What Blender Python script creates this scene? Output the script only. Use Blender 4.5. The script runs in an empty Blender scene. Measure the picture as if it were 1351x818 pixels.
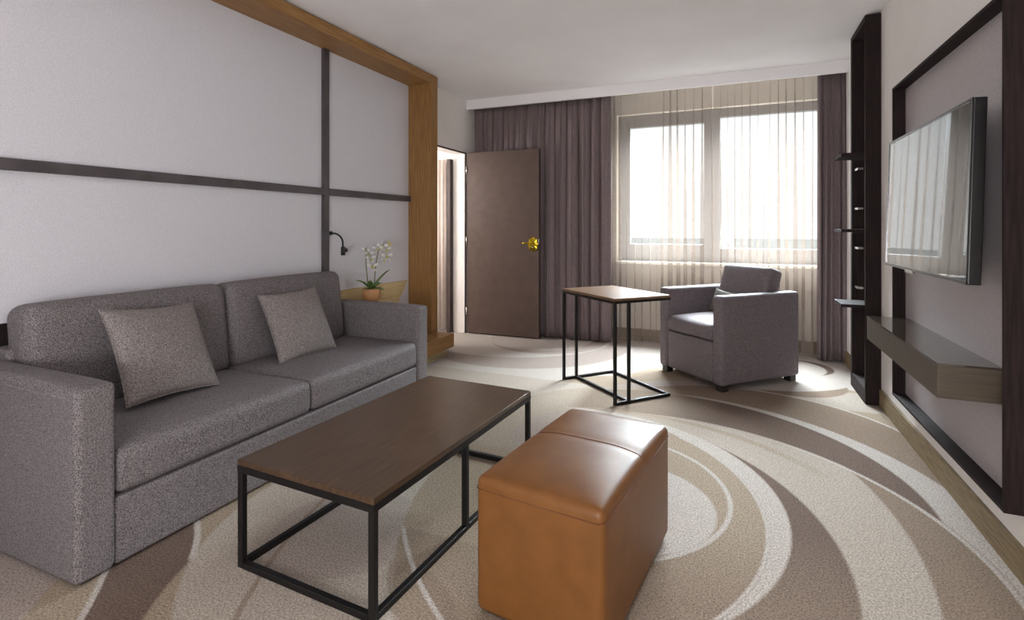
import bpy, bmesh, math, random
from mathutils import Vector, Matrix
random.seed(7)
C = bpy.context.scene.collection
SC = bpy.context.scene
PI = math.pi

# ------------------------------------------------------------------ camera
cam_d = bpy.data.cameras.new('camera')
cam_d.sensor_width = 36.0
cam_d.lens = 36.0 * 690.0 / 1351.0
cam_d.shift_y = -109.0 / 1351.0
cam_d.clip_start = 0.05
cam_d.clip_end = 2000
cam = bpy.data.objects.new('camera', cam_d)
C.objects.link(cam)
cam.location = (0, 0, 1.2)
cam.rotation_euler = (PI / 2, 0, 0.404)
SC.camera = cam

# ------------------------------------------------------------------ world / lights / exposure
SC.view_settings.view_transform = 'Standard'
SC.view_settings.look = 'None'
SC.view_settings.gamma = 1.0
SC.view_settings.use_curve_mapping = False
SC.view_settings.exposure = 0.78
SKY = 1.25
SUN = 78.0
PASSAGE = 38.0
FILL = 68.0

w = bpy.data.worlds.new('sky')
SC.world = w
w.use_nodes = True
nt = w.node_tree
for n in list(nt.nodes):
    nt.nodes.remove(n)
wo = nt.nodes.new('ShaderNodeOutputWorld')
wb = nt.nodes.new('ShaderNodeBackground')
tc = nt.nodes.new('ShaderNodeTexCoord')
sx = nt.nodes.new('ShaderNodeSeparateXYZ')
rp = nt.nodes.new('ShaderNodeValToRGB')
rp.color_ramp.elements[0].position = 0.0
rp.color_ramp.elements[0].color = (0.95, 0.97, 1.0, 1)
rp.color_ramp.elements[1].position = 0.35
rp.color_ramp.elements[1].color = (0.96, 0.98, 1.0, 1)
nt.links.new(tc.outputs['Generated'], sx.inputs[0])
nt.links.new(sx.outputs['Z'], rp.inputs[0])
nt.links.new(rp.outputs[0], wb.inputs[0])
wb.inputs[1].default_value = SKY
nt.links.new(wb.outputs[0], wo.inputs[0])


# bright hazy sun, spread wide by thin cloud, on the window side
sun = bpy.data.lights.new('hazy_sun', 'SUN')
sun.energy = SUN
sun.angle = math.radians(56)
sun.color = (0.84, 0.92, 1.0)
suno = bpy.data.objects.new('hazy_sun', sun)
C.objects.link(suno)
suno.location = (2, 20, 12)
suno.rotation_euler = Vector((-0.12, -1.0, -1.0)).to_track_quat('-Z', 'Y').to_euler()
# lamp in the room beyond the doorway
pl = bpy.data.lights.new('passage_lamp_light', 'POINT')
pl.energy = PASSAGE
pl.shadow_soft_size = 0.15
pl.color = (1.0, 0.97, 0.94)
plo = bpy.data.objects.new('passage_lamp_light', pl)
C.objects.link(plo)
plo.location = (-3.9, 4.3, 1.7)
# added fill light, unseen behind the photographer; not a lamp of the room
pl = bpy.data.lights.new('rear_fill_light', 'POINT')
pl.energy = FILL
pl.shadow_soft_size = 0.25
pl.color = (0.96, 0.97, 1.0)
plo = bpy.data.objects.new('rear_fill_light', pl)
C.objects.link(plo)
plo.location = (-0.35, -1.05, 0.95)


# ------------------------------------------------------------------ materials
def lin(c):
    c = c / 255.0
    return c / 12.92 if c <= 0.04045 else ((c + 0.055) / 1.055) ** 2.4


def rgb(r, g, b):
    return (lin(r), lin(g), lin(b), 1.0)


MATS = {}


def base_mat(name, col, rough=0.6, metal=0.0, spec=0.5):
    m = bpy.data.materials.new(name)
    m.use_nodes = True
    b = m.node_tree.nodes['Principled BSDF']
    b.inputs['Base Color'].default_value = col
    b.inputs['Roughness'].default_value = rough
    b.inputs['Metallic'].default_value = metal
    b.inputs['Specular IOR Level'].default_value = spec
    MATS[name] = m
    return m, m.node_tree, b


def noise_mat(name, c1, c2, rough=0.6, scale=(60, 60, 60), detail=3, bump=0.0, bdist=0.002, metal=0.0, spec=0.5,
              lo=0.35, hi=0.65, nscale=1.0, sheen=0.0, dist=0.0):
    m, t, b = base_mat(name, c1, rough, metal, spec)
    N = t.nodes.new
    co = N('ShaderNodeTexCoord')
    mp = N('ShaderNodeMapping')
    mp.inputs['Scale'].default_value = scale
    nz = N('ShaderNodeTexNoise')
    nz.inputs['Scale'].default_value = nscale
    nz.inputs['Detail'].default_value = detail
    nz.inputs['Distortion'].default_value = dist
    r = N('ShaderNodeValToRGB')
    r.color_ramp.elements[0].position = lo
    r.color_ramp.elements[0].color = c1
    r.color_ramp.elements[1].position = hi
    r.color_ramp.elements[1].color = c2
    t.links.new(co.outputs['Object'], mp.inputs[0])
    t.links.new(mp.outputs[0], nz.inputs['Vector'])
    t.links.new(nz.outputs['Fac'], r.inputs[0])
    t.links.new(r.outputs[0], b.inputs['Base Color'])
    if bump:
        bp = N('ShaderNodeBump')
        bp.inputs['Strength'].default_value = bump
        bp.inputs['Distance'].default_value = bdist
        t.links.new(nz.outputs['Fac'], bp.inputs['Height'])
        t.links.new(bp.outputs[0], b.inputs['Normal'])
    if sheen:
        b.inputs['Sheen Weight'].default_value = sheen
    return m


def fabric_mat(name, c1, c2, s=400.0, rough=0.68, bump=0.35, spec=0.35):
    """woven cloth: crossed fine threads plus a slow mottling"""
    m, t, b = base_mat(name, c1, rough, 0, spec)
    N = t.nodes.new
    L = t.links.new
    co = N('ShaderNodeTexCoord')
    nz = N('ShaderNodeTexNoise')
    nz.inputs['Scale'].default_value = s
    nz.inputs['Detail'].default_value = 1.5
    L(co.outputs['Object'], nz.inputs['Vector'])
    n2 = N('ShaderNodeTexNoise')
    n2.inputs['Scale'].default_value = s * 0.45
    n2.inputs['Detail'].default_value = 2
    L(co.outputs['Object'], n2.inputs['Vector'])
    mx = N('ShaderNodeMath')
    mx.operation = 'MULTIPLY_ADD'
    mx.inputs[1].default_value = 0.30
    L(n2.outputs['Fac'], mx.inputs[0])
    m2 = N('ShaderNodeMath')
    m2.operation = 'MULTIPLY'
    m2.inputs[1].default_value = 0.74
    L(nz.outputs['Fac'], m2.inputs[0])
    L(m2.outputs[0], mx.inputs[2])
    r = N('ShaderNodeValToRGB')
    r.color_ramp.elements[0].position = 0.44
    r.color_ramp.elements[0].color = c1
    r.color_ramp.elements[1].position = 0.60
    r.color_ramp.elements[1].color = c2
    L(mx.outputs[0], r.inputs[0])
    L(r.outputs[0], b.inputs['Base Color'])
    bp = N('ShaderNodeBump')
    bp.inputs['Strength'].default_value = bump
    bp.inputs['Distance'].default_value = 0.0015
    L(nz.outputs['Fac'], bp.inputs['Height'])
    L(bp.outputs[0], b.inputs['Normal'])
    return m


def M(name):
    return MATS[name]


fabric_mat('sofa_fabric', rgb(60, 56, 57), rgb(138, 131, 132))
fabric_mat('cushion_fabric', rgb(82, 76, 75), rgb(154, 146, 143))
fabric_mat('armchair_fabric', rgb(70, 63, 65), rgb(136, 126, 129))
fabric_mat('small_cushion_fabric', rgb(92, 88, 80), rgb(134, 129, 118))
noise_mat('foot_black', rgb(26, 22, 22), rgb(34, 30, 30), 0.5)
noise_mat('wall_paint', rgb(236, 231, 227), rgb(241, 236, 232), 0.9, scale=(3, 3, 3))
noise_mat('ceiling_paint', rgb(241, 239, 240), rgb(246, 244, 245), 0.95, scale=(2, 2, 2))
noise_mat('jamb_paint', rgb(224, 226, 218), rgb(230, 232, 224), 0.6, scale=(3, 3, 3))
noise_mat('panel_fabric', rgb(198, 197, 203), rgb(218, 217, 223), 0.55, scale=(40, 260, 260), detail=2, bump=0.12, bdist=0.001, spec=0.35)
noise_mat('tv_panel_fabric', rgb(166, 158, 159), rgb(184, 176, 177), 0.5, scale=(200, 200, 200), detail=2, bump=0.2, bdist=0.001)
noise_mat('dark_rail', rgb(66, 60, 62), rgb(82, 76, 78), 0.45, scale=(6, 6, 6))
noise_mat('dark_wood', rgb(32, 24, 24), rgb(46, 35, 34), 0.65, scale=(90, 90, 6), detail=4, spec=0.15)
noise_mat('portal_wood', rgb(132, 94, 50), rgb(158, 118, 68), 0.5, scale=(70, 70, 4), detail=4, bump=0.05)
noise_mat('portal_wood_long', rgb(132, 94, 50), rgb(158, 118, 68), 0.5, scale=(70, 4, 70), detail=4, bump=0.05)
noise_mat('skirting_oak', rgb(150, 134, 98), rgb(176, 160, 122), 0.6, scale=(60, 5, 60), detail=4)
noise_mat('skirting_wood', rgb(112, 94, 66), rgb(140, 121, 88), 0.6, scale=(8, 8, 120), detail=4)
noise_mat('pale_oak', rgb(190, 166, 120), rgb(206, 184, 140), 0.5, scale=(60, 4, 60), detail=4)
noise_mat('table_wood', rgb(54, 39, 27), rgb(82, 62, 44), 0.33, scale=(160, 6, 60), detail=5, spec=0.5, bump=0.04)
noise_mat('side_table_wood', rgb(104, 78, 56), rgb(132, 102, 76), 0.28, scale=(6, 160, 60), detail=5)
noise_mat('frame_metal', rgb(15, 13, 13), rgb(22, 20, 20), 0.45, scale=(20, 20, 20), spec=0.3)
noise_mat('leather', rgb(106, 67, 29), rgb(114, 73, 34), 0.42, scale=(14, 14, 14), detail=6, bump=0.0, spec=0.32)
noise_mat('stitch', rgb(86, 44, 16), rgb(98, 52, 22), 0.6)
noise_mat('door_brown', rgb(78, 61, 53), rgb(86, 68, 59), 0.55, scale=(10, 10, 10))
noise_mat('door_edge_brown', rgb(60, 48, 44), rgb(68, 54, 50), 0.55, scale=(10, 10, 10))
noise_mat('brass', rgb(196, 166, 40), rgb(216, 190, 64), 0.22, metal=1.0, scale=(40, 40, 40))
noise_mat('steel', rgb(200, 196, 190), rgb(216, 212, 206), 0.25, metal=1.0, scale=(40, 40, 40))
noise_mat('drape', rgb(108, 95, 96), rgb(130, 116, 116), 0.7, scale=(60, 60, 300), detail=2, spec=0.3)
noise_mat('window_frame', rgb(142, 140, 139), rgb(150, 148, 147), 0.5)
noise_mat('sill_stone', rgb(212, 206, 192), rgb(224, 218, 206), 0.5, scale=(20, 20, 20))
noise_mat('back_wall_paint', rgb(232, 224, 212), rgb(238, 230, 218), 0.9, scale=(3, 3, 3))
noise_mat('black_plastic', rgb(16, 14, 16), rgb(24, 22, 24), 0.3, scale=(20, 20, 20))
noise_mat('bezel_silver', rgb(120, 120, 122), rgb(132, 132, 134), 0.25, metal=0.8)
noise_mat('desk_brown', rgb(76, 66, 53), rgb(88, 77, 63), 0.5, scale=(6, 60, 200), detail=3)
noise_mat('pot_copper', rgb(176, 128, 84), rgb(196, 148, 102), 0.4, scale=(20, 20, 20))
noise_mat('soil', rgb(58, 44, 34), rgb(80, 62, 48), 0.95, scale=(120, 120, 120))
noise_mat('leaf_green', rgb(62, 92, 42), rgb(110, 140, 62), 0.45, scale=(20, 20, 8))
noise_mat('stem_green', rgb(84, 92, 56), rgb(104, 110, 66), 0.55)
noise_mat('petal_white', rgb(240, 238, 234), rgb(248, 247, 244), 0.6, scale=(30, 30, 30))
noise_mat('petal_yellow', rgb(206, 196, 90), rgb(218, 208, 110), 0.6)
noise_mat('beige_cloth', rgb(206, 192, 184), rgb(218, 206, 198), 0.8, scale=(40, 40, 10))
noise_mat('passage_floor', rgb(214, 206, 198), rgb(224, 216, 208), 0.8, scale=(20, 20, 20))
noise_mat('hazy_land', rgb(40, 42, 42), rgb(48, 50, 48), 1.0, scale=(0.02, 0.02, 0.02), spec=0)
noise_mat('hazy_trees', rgb(36, 39, 39), rgb(44, 46, 45), 1.0, scale=(0.08, 0.08, 0.2), spec=0)

# lacquered desk top (mirror-like) and TV screen
m, t, b = base_mat('glossy_top', rgb(70, 62, 54), 0.06, 0, 0.5)
b.inputs['IOR'].default_value = 2.0
m, t, b = base_mat('screen_glass', rgb(20, 22, 26), 0.03, 0, 0.5)
b.inputs['IOR'].default_value = 2.5

# glass pane
m, t, b = base_mat('window_glass', (1, 1, 1, 1), 0.0)
for n in list(t.nodes):
    t.nodes.remove(n)
o_ = t.nodes.new('ShaderNodeOutputMaterial')
tr = t.nodes.new('ShaderNodeBsdfTransparent')
tr.inputs[0].default_value = (0.95, 0.97, 0.97, 1)
gl = t.nodes.new('ShaderNodeBsdfGlossy')
gl.inputs['Roughness'].default_value = 0.0
mx = t.nodes.new('ShaderNodeMixShader')
mx.inputs[0].default_value = 0.05
t.links.new(tr.outputs[0], mx.inputs[1])
t.links.new(gl.outputs[0], mx.inputs[2])
t.links.new(mx.outputs[0], o_.inputs[0])

# sheer curtain: open weave, part see-through, part lit cloth
m, t, b = base_mat('sheer_cloth', rgb(205, 190, 168), 0.9)
for n in list(t.nodes):
    t.nodes.remove(n)
o_ = t.nodes.new('ShaderNodeOutputMaterial')
tr = t.nodes.new('ShaderNodeBsdfTransparent')
tr.inputs[0].default_value = (1.0, 0.985, 0.97, 1)
df = t.nodes.new('ShaderNodeBsdfDiffuse')
tl = t.nodes.new('ShaderNodeBsdfTranslucent')
nz = t.nodes.new('ShaderNodeTexNoise')
nz.inputs['Scale'].default_value = 350
cr = t.nodes.new('ShaderNodeValToRGB')
cr.color_ramp.elements[0].color = rgb(160, 149, 140)
cr.color_ramp.elements[1].color = rgb(184, 173, 164)
t.links.new(nz.outputs['Fac'], cr.inputs[0])
t.links.new(cr.outputs[0], df.inputs[0])
t.links.new(cr.outputs[0], tl.inputs[0])
m1 = t.nodes.new('ShaderNodeMixShader')
m1.inputs[0].default_value = 0.06
t.links.new(df.outputs[0], m1.inputs[1])
t.links.new(tl.outputs[0], m1.inputs[2])
m2 = t.nodes.new('ShaderNodeMixShader')
m2.inputs[0].default_value = 0.42
t.links.new(tr.outputs[0], m2.inputs[1])
t.links.new(m1.outputs[0], m2.inputs[2])
t.links.new(m2.outputs[0], o_.inputs[0])


def carpet_material():
    m, t, b = base_mat('swirl_carpet', rgb(190, 178, 164), 0.95, 0, 0.1)
    N = t.nodes.new
    L = t.links.new
    co = N('ShaderNodeTexCoord')
    sep = N('ShaderNodeSeparateXYZ')
    L(co.outputs['Object'], sep.inputs[0])
    flat = N('ShaderNodeCombineXYZ')
    L(sep.outputs['X'], flat.inputs[0])
    L(sep.outputs['Y'], flat.inputs[1])
    jit = N('ShaderNodeTexNoise')
    jit.inputs['Scale'].default_value = 160
    L(co.outputs['Object'], jit.inputs['Vector'])
    jm = N('ShaderNodeMath')
    jm.operation = 'MULTIPLY_ADD'
    jm.inputs[1].default_value = 0.012
    jm.inputs[2].default_value = -0.006
    L(jit.outputs['Fac'], jm.inputs[0])
    cache = {}

    def dist(c):
        if c not in cache:
            d = N('ShaderNodeVectorMath')
            d.operation = 'DISTANCE'
            d.inputs[1].default_value = (c[0], c[1], 0)
            L(flat.outputs[0], d.inputs[0])
            a = N('ShaderNodeMath')
            a.operation = 'ADD'
            L(d.outputs['Value'], a.inputs[0])
            L(jm.outputs[0], a.inputs[1])
            cache[c] = a.outputs[0]
        return cache[c]

    def step(sock, lo, hi):
        r = N('ShaderNodeMapRange')
        r.inputs['From Min'].default_value = lo
        r.inputs['From Max'].default_value = hi
        L(sock, r.inputs['Value'])
        return r.outputs[0]

    def inside(c, r, s=0.007):
        return step(dist(c), r + s, r - s)

    def outside(c, r, s=0.007):
        return step(dist(c), r - s, r + s)

    def xgt(v, s=0.01): return step(sep.outputs['X'], v - s, v + s)
    def xlt(v, s=0.01): return step(sep.outputs['X'], v + s, v - s)
    def ygt(v, s=0.01): return step(sep.outputs['Y'], v - s, v + s)
    def ylt(v, s=0.01): return step(sep.outputs['Y'], v + s, v - s)

    def mul(*a):
        cur = a[0]
        for x in a[1:]:
            q = N('ShaderNodeMath')
            q.operation = 'MULTIPLY'
            L(cur, q.inputs[0])
            L(x, q.inputs[1])
            cur = q.outputs[0]
        return cur

    lt = rgb(184, 175, 167)
    l2 = rgb(174, 163, 151)
    tn = rgb(156, 141, 123)
    md = rgb(138, 121, 106)
    dk = rgb(110, 94, 84)
    pk = rgb(162, 149, 141)
    st = {'c': None}

    def paint(mask, col, amt=1.0):
        x = N('ShaderNodeMix')
        x.data_type = 'RGBA'
        if amt != 1.0:
            q = N('ShaderNodeMath')
            q.operation = 'MULTIPLY'
            q.inputs[1].default_value = amt
            L(mask, q.inputs[0])
            mask = q.outputs[0]
        L(mask, x.inputs['Factor'])
        if st['c'] is None:
            x.inputs['A'].default_value = lt
        else:
            L(st['c'], x.inputs['A'])
        x.inputs['B'].default_value = col
        st['c'] = x.outputs['Result']

    def ring(c, r, wd, *masks):
        return mul(inside(c, r + wd / 2, 0.004), outside(c, r - wd / 2, 0.004), *masks)

    # --- far swirls by the door and the curtains
    paint(inside((-2.02, 5.12), 1.06), pk)
    paint(inside((-2.24, 5.45), 1.07), lt)
    paint(mul(inside((-1.83, 5.26), 0.60), outside((-1.93, 5.30), 0.54)), pk)
    # --- brown fields round the armchair
    paint(mul(inside((0.03, 3.28), 1.45), outside((-1.31, 4.75), 0.66)), tn)
    paint(mul(inside((0.03, 3.28), 1.10), xlt(0.3, 0.1)), pk)
    paint(inside((0.39, 4.59), 0.38), md)
    paint(mul(inside((0.11, 5.14), 0.86), xgt(-0.3)), lt)
    paint(mul(inside((0.50, 5.10), 0.26), outside((0.40, 5.06), 0.30)), dk)
    paint(mul(xgt(0.3, 0.02), ylt(4.45, 0.02), ygt(4.02), outside((0.39, 4.59), 0.385)), l2)
    paint(inside((0.03, 3.28), 0.96), md)
    paint(ring((0.03, 3.28), 0.965, 0.022, xgt(0.0, 0.1)), lt)
    # --- the big swirl
    paint(mul(inside((-0.43, 2.56), 1.385), inside((-0.14, 2.72), 1.22)), lt)
    paint(mul(inside((-0.46, 2.68), 1.235)), dk)
    paint(mul(inside((-0.39, 2.20), 1.245)), md)
    paint(mul(inside((-0.39, 2.20), 1.245), inside((-1.53, 2.38), 2.15)), l2)
    paint(ring((-0.39, 2.20), 1.232, 0.02, xgt(0.25, 0.1)), lt)
    paint(ring((-0.60, 2.20), 1.22, 0.05, xlt(0.35, 0.2), ygt(2.9)), tn, 0.6)
    paint(mul(xlt(-1.0, 0.05), ylt(3.9)), l2)
    paint(mul(inside((-0.34, 2.89), 1.16), ygt(2.2), xlt(-0.3, 0.2)), tn, 0.5)
    paint(inside((-0.77, 2.92), 0.44), pk, 0.8)
    paint(mul(inside((-0.92, 2.09), 1.29), outside((-0.82, 2.36), 1.02), xgt(-0.2, 0.03)), dk)
    paint(mul(inside((-0.92, 2.09), 1.29), outside((-0.82, 2.36), 1.02), xgt(-0.2, 0.03), ylt(2.0, 0.35)), md)
    paint(mul(inside((-0.82, 2.36), 1.02), xgt(-1.0, 0.05)), lt)
    paint(mul(inside((-0.82, 2.36), 1.02), inside((-0.94, 2.29), 1.06), xgt(-1.0, 0.05)), tn)
    paint(mul(inside((-0.82, 2.36), 1.02), inside((-0.94, 2.29), 1.06), ylt(2.0, 0.25), xgt(-1.0, 0.05)), md)
    paint(ring((-0.94, 2.29), 1.055, 0.014, xgt(-0.3), inside((-0.82, 2.36), 1.02)), lt)
    paint(ring((-0.61, 2.42), 0.59, 0.02, xgt(-0.5)), lt)
    paint(inside((-0.46, 2.30), 0.39), lt)
    # --- under the coffee table
    paint(mul(inside((0.19, 2.42), 1.57), xlt(-0.7, 0.02), ylt(2.6, 0.05), outside((-0.46, 2.3), 0.40)), tn)
    paint(mul(inside((-0.42, 1.96), 0.83), ylt(1.76), xlt(-0.7)), md, 0.6)
    paint(mul(inside((-1.13, 1.16), 0.43), inside((0.14, 2.82), 1.73)), md)
    paint(ring((0.14, 2.82), 1.73, 0.016, xlt(-0.6), ylt(1.76)), lt)
    paint(mul(inside((-1.42, 1.66), 0.30), outside((0.19, 2.42), 1.57)), pk, 0.8)
    paint(ring((0.53, 2.29), 2.255, 0.02, xlt(-1.2), ylt(2.0)), md, 0.7)
    # --- by the sofa's near arm
    i2 = (-1.02, 1.85)
    paint(mul(outside(i2, 0.97), xlt(-1.2), ylt(1.9)), tn)
    paint(mul(outside((-0.87, 1.63), 1.0), inside((-2.49, 0.67), 0.91), xlt(-1.1)), dk)
    paint(mul(inside((-3.56, -0.71), 2.39), xlt(-1.2), ylt(1.6)), tn)
    paint(mul(outside((-1.21, 1.67), 1.12), xlt(-1.2), ylt(1.6)), pk)
    paint(ring((-3.56, -0.71), 2.39, 0.02, ylt(1.25), ygt(0.4)), lt)
    paint(ring((-2.49, 0.67), 0.915, 0.022, ygt(1.28), xlt(-1.8)), lt)

    # pile
    n1 = N('ShaderNodeTexNoise')
    n1.inputs['Scale'].default_value = 150
    n1.inputs['Detail'].default_value = 2
    L(co.outputs['Object'], n1.inputs['Vector'])
    n2 = N('ShaderNodeTexNoise')
    n2.inputs['Scale'].default_value = 22
    n2.inputs['Detail'].default_value = 3
    L(co.outputs['Object'], n2.inputs['Vector'])
    r1 = step(n1.outputs['Fac'], 0.3, 0.7)
    k = N('ShaderNodeMath')
    k.operation = 'MULTIPLY_ADD'
    k.inputs[1].default_value = 0.72
    k.inputs[2].default_value = 0.52
    L(r1, k.inputs[0])
    k2 = N('ShaderNodeMath')
    k2.operation = 'MULTIPLY_ADD'
    k2.inputs[1].default_value = 0.16
    L(n2.outputs['Fac'], k2.inputs[0])
    ad = N('ShaderNodeMath')
    ad.operation = 'ADD'
    ad.inputs[1].default_value = -0.08
    L(k.outputs[0], ad.inputs[0])
    L(ad.outputs[0], k2.inputs[2])
    vm = N('ShaderNodeVectorMath')
    vm.operation = 'SCALE'
    L(st['c'], vm.inputs[0])
    L(k2.outputs[0], vm.inputs['Scale'])
    L(vm.outputs[0], b.inputs['Base Color'])
    bp = N('ShaderNodeBump')
    bp.inputs['Strength'].default_value = 0.4
    bp.inputs['Distance'].default_value = 0.004
    L(n1.outputs['Fac'], bp.inputs['Height'])
    L(bp.outputs[0], b.inputs['Normal'])


carpet_material()


# ------------------------------------------------------------------ mesh helpers
def link_mesh(name, bm, mat, parent=None, smooth=False, loc=None):
    bmesh.ops.recalc_face_normals(bm, faces=bm.faces)
    me = bpy.data.meshes.new(name)
    bm.to_mesh(me)
    bm.free()
    if smooth:
        for p in me.polygons:
            p.use_smooth = True
    me.materials.append(M(mat))
    o = bpy.data.objects.new(name, me)
    C.objects.link(o)
    if parent is not None:
        o.parent = parent
    if loc is not None:
        o.location = loc
    return o


def add_box(bm, x0, x1, y0, y1, z0, z1, bev=0.0, seg=2, mat=None):
    t = bmesh.new()
    bmesh.ops.create_cube(t, size=1.0)
    for v in t.verts:
        v.co = Vector(((x0 + x1) / 2 + v.co.x * (x1 - x0), (y0 + y1) / 2 + v.co.y * (y1 - y0), (z0 + z1) / 2 + v.co.z * (z1 - z0)))
    if bev > 0:
        bmesh.ops.bevel(t, geom=t.edges[:], offset=bev, segments=seg, affect='EDGES', profile=0.5)
    if mat is not None:
        bmesh.ops.transform(t, matrix=mat, verts=t.verts)
    me = bpy.data.meshes.new('tmp')
    t.to_mesh(me)
    t.free()
    bm.from_mesh(me)
    bpy.data.meshes.remove(me)


def box(name, x0, x1, y0, y1, z0, z1, mat, parent=None, bev=0.0, seg=2):
    bm = bmesh.new()
    add_box(bm, x0, x1, y0, y1, z0, z1, bev, seg)
    return link_mesh(name, bm, mat, parent, smooth=False)


def soft_box(name, x0, x1, y0, y1, z0, z1, r, mat, parent=None, puff=None, n=10, bend=None, xf=None):
    """upholstered block: rounded on every edge, faces may crown. puff = {'+z':0.02,...}"""
    puff = puff or {}
    h = Vector(((x1 - x0) / 2, (y1 - y0) / 2, (z1 - z0) / 2))
    c = Vector(((x1 + x0) / 2, (y1 + y0) / 2, (z1 + z0) / 2))

    def samples(hh):
        k = 4
        e = [-hh + r * (1 - math.cos(PI / 2 * i / k)) * 1.0 for i in range(k + 1)]
        inner = [-(hh - r) + 2 * (hh - r) * i / n for i in range(1, n)]
        return e + inner + [-q for q in reversed(e)]

    bm = bmesh.new()
    cache = {}

    def vert(p):
        key = (round(p[0], 6), round(p[1], 6), round(p[2], 6))
        if key not in cache:
            cache[key] = bm.verts.new(key)
        return cache[key]

    S = [samples(h[i]) for i in range(3)]
    for ax in range(3):
        u, v = (ax + 1) % 3, (ax + 2) % 3
        for sg in (-1, 1):
            for i in range(len(S[u]) - 1):
                for j in range(len(S[v]) - 1):
                    q = []
                    for a, bq in ((i, j), (i + 1, j), (i + 1, j + 1), (i, j + 1)):
                        p = [0, 0, 0]
                        p[ax] = sg * h[ax]
                        p[u] = S[u][a]
                        p[v] = S[v][bq]
                        q.append(vert(p))
                    if len(set(q)) == 4:
                        bm.faces.new(q)
    for vt in bm.verts:
        p = vt.co.copy()
        inn = Vector([max(-(h[i] - r), min(h[i] - r, p[i])) for i in range(3)])
        d = p - inn
        if d.length > 1e-9:
            p2 = inn + d.normalized() * r
        else:
            p2 = p
        for key, amt in puff.items():
            ax = 'xyz'.index(key[1])
            sg = 1 if key[0] == '+' else -1
            u, v = (ax + 1) % 3, (ax + 2) % 3
            f = max(0.0, min(1.0, (sg * p2[ax] + h[ax]) / (2 * h[ax]))) ** 2
            p2[ax] += sg * amt * f * max(0, 1 - (p2[u] / h[u]) ** 4) * max(0, 1 - (p2[v] / h[v]) ** 4)
        if bend:
            p2 = bend(p2, h)
        vt.co = p2 + c
    if xf is not None:
        bmesh.ops.transform(bm, matrix=xf, verts=bm.verts)
    return link_mesh(name, bm, mat, parent, smooth=True)


def add_tube(bm, pts, rad, seg=10, cap=True, scale_end=1.0):
    pts = [Vector(p) for p in pts]
    rings = []
    ref = None
    for i, p in enumerate(pts):
        if i == 0:
            d = pts[1] - pts[0]
        elif i == len(pts) - 1:
            d = pts[-1] - pts[-2]
        else:
            d = pts[i + 1] - pts[i - 1]
        d.normalize()
        if ref is None:
            ref = Vector((0, 0, 1)) if abs(d.z) < 0.9 else Vector((1, 0, 0))
        a = d.cross(ref).normalized()
        ref = a.cross(d).normalized()
        rr = rad * (1 + (scale_end - 1) * i / (len(pts) - 1))
        rings.append([bm.verts.new(p + (a * math.cos(2 * PI * k / seg) + ref * math.sin(2 * PI * k / seg)) * rr) for k in range(seg)])
    for i in range(len(rings) - 1):
        for k in range(seg):
            bm.faces.new((rings[i][k], rings[i][(k + 1) % seg], rings[i + 1][(k + 1) % seg], rings[i + 1][k]))
    if cap:
        bm.faces.new(rings[0][::-1])
        bm.faces.new(rings[-1])


def tube(name, pts, rad, mat, parent=None, seg=10, scale_end=1.0):
    bm = bmesh.new()
    add_tube(bm, pts, rad, seg, True, scale_end)
    return link_mesh(name, bm, mat, parent, smooth=True)


def lathe(name, prof, mat, parent=None, seg=28, loc=None):
    bm = bmesh.new()
    rings = []
    for r, z in prof:
        rings.append([bm.verts.new((r * math.cos(2 * PI * k / seg), r * math.sin(2 * PI * k / seg), z)) for k in range(seg)])
    for i in range(len(rings) - 1):
        for k in range(seg):
            bm.faces.new((rings[i][k], rings[i][(k + 1) % seg], rings[i + 1][(k + 1) % seg], rings[i + 1][k]))
    bm.faces.new(rings[0][::-1])
    bm.faces.new(rings[-1])
    return link_mesh(name, bm, mat, parent, smooth=True, loc=loc)


def prism(name, poly, axis, a0, a1, mat, parent=None):
    """poly in the two other axes (cyclic order), extruded along axis"""
    bm = bmesh.new()
    ax = 'xyz'.index(axis)
    u, v = (ax + 1) % 3, (ax + 2) % 3

    def mk(a):
        out = []
        for p in poly:
            q = [0, 0, 0]
            q[ax] = a
            q[u] = p[0]
            q[v] = p[1]
            out.append(bm.verts.new(q))
        return out
    A, B = mk(a0), mk(a1)
    bm.faces.new(A)
    bm.faces.new(B[::-1])
    n = len(poly)
    for i in range(n):
        bm.faces.new((A[i], A[(i + 1) % n], B[(i + 1) % n], B[i]))
    return link_mesh(name, bm, mat, parent)


def thing(name, label, cat, loc=(0, 0, 0), rotz=0.0, group=None):
    o = bpy.data.objects.new(name, None)
    C.objects.link(o)
    o.empty_display_size = 0.1
    o.location = loc
    o.rotation_euler = (0, 0, rotz)
    o['label'] = label
    o['category'] = cat
    if group:
        o['group'] = group
    return o


def tag(o, label, cat, group=None):
    o['label'] = label
    o['category'] = cat
    if group:
        o['group'] = group
    return o


def structure(o, label=None, cat=None):
    o['kind'] = 'structure'
    if label:
        o['label'] = label
        o['category'] = cat
    return o


# ------------------------------------------------------------------ room shell
XL, XR, YB, ZC = -2.83, 0.90, 5.70, 2.65
XP = -2.88          # face of the fabric wall panel behind the sofa
YF = -1.5
structure(box('floor', -4.6, 1.1, YF, 5.9, -0.06, 0.0, 'swirl_carpet'), 'beige and brown carpet with a pattern of sweeping swirls', 'carpet')
structure(box('ceiling', -4.6, 1.1, YF, 5.9, ZC, ZC + 0.1, 'ceiling_paint'), 'plain white ceiling', 'ceiling')
structure(box('wall_right', XR, XR + 0.12, YF, 5.9, 0.0, ZC, 'wall_paint'), 'white painted wall behind the television panel', 'wall')

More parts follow.
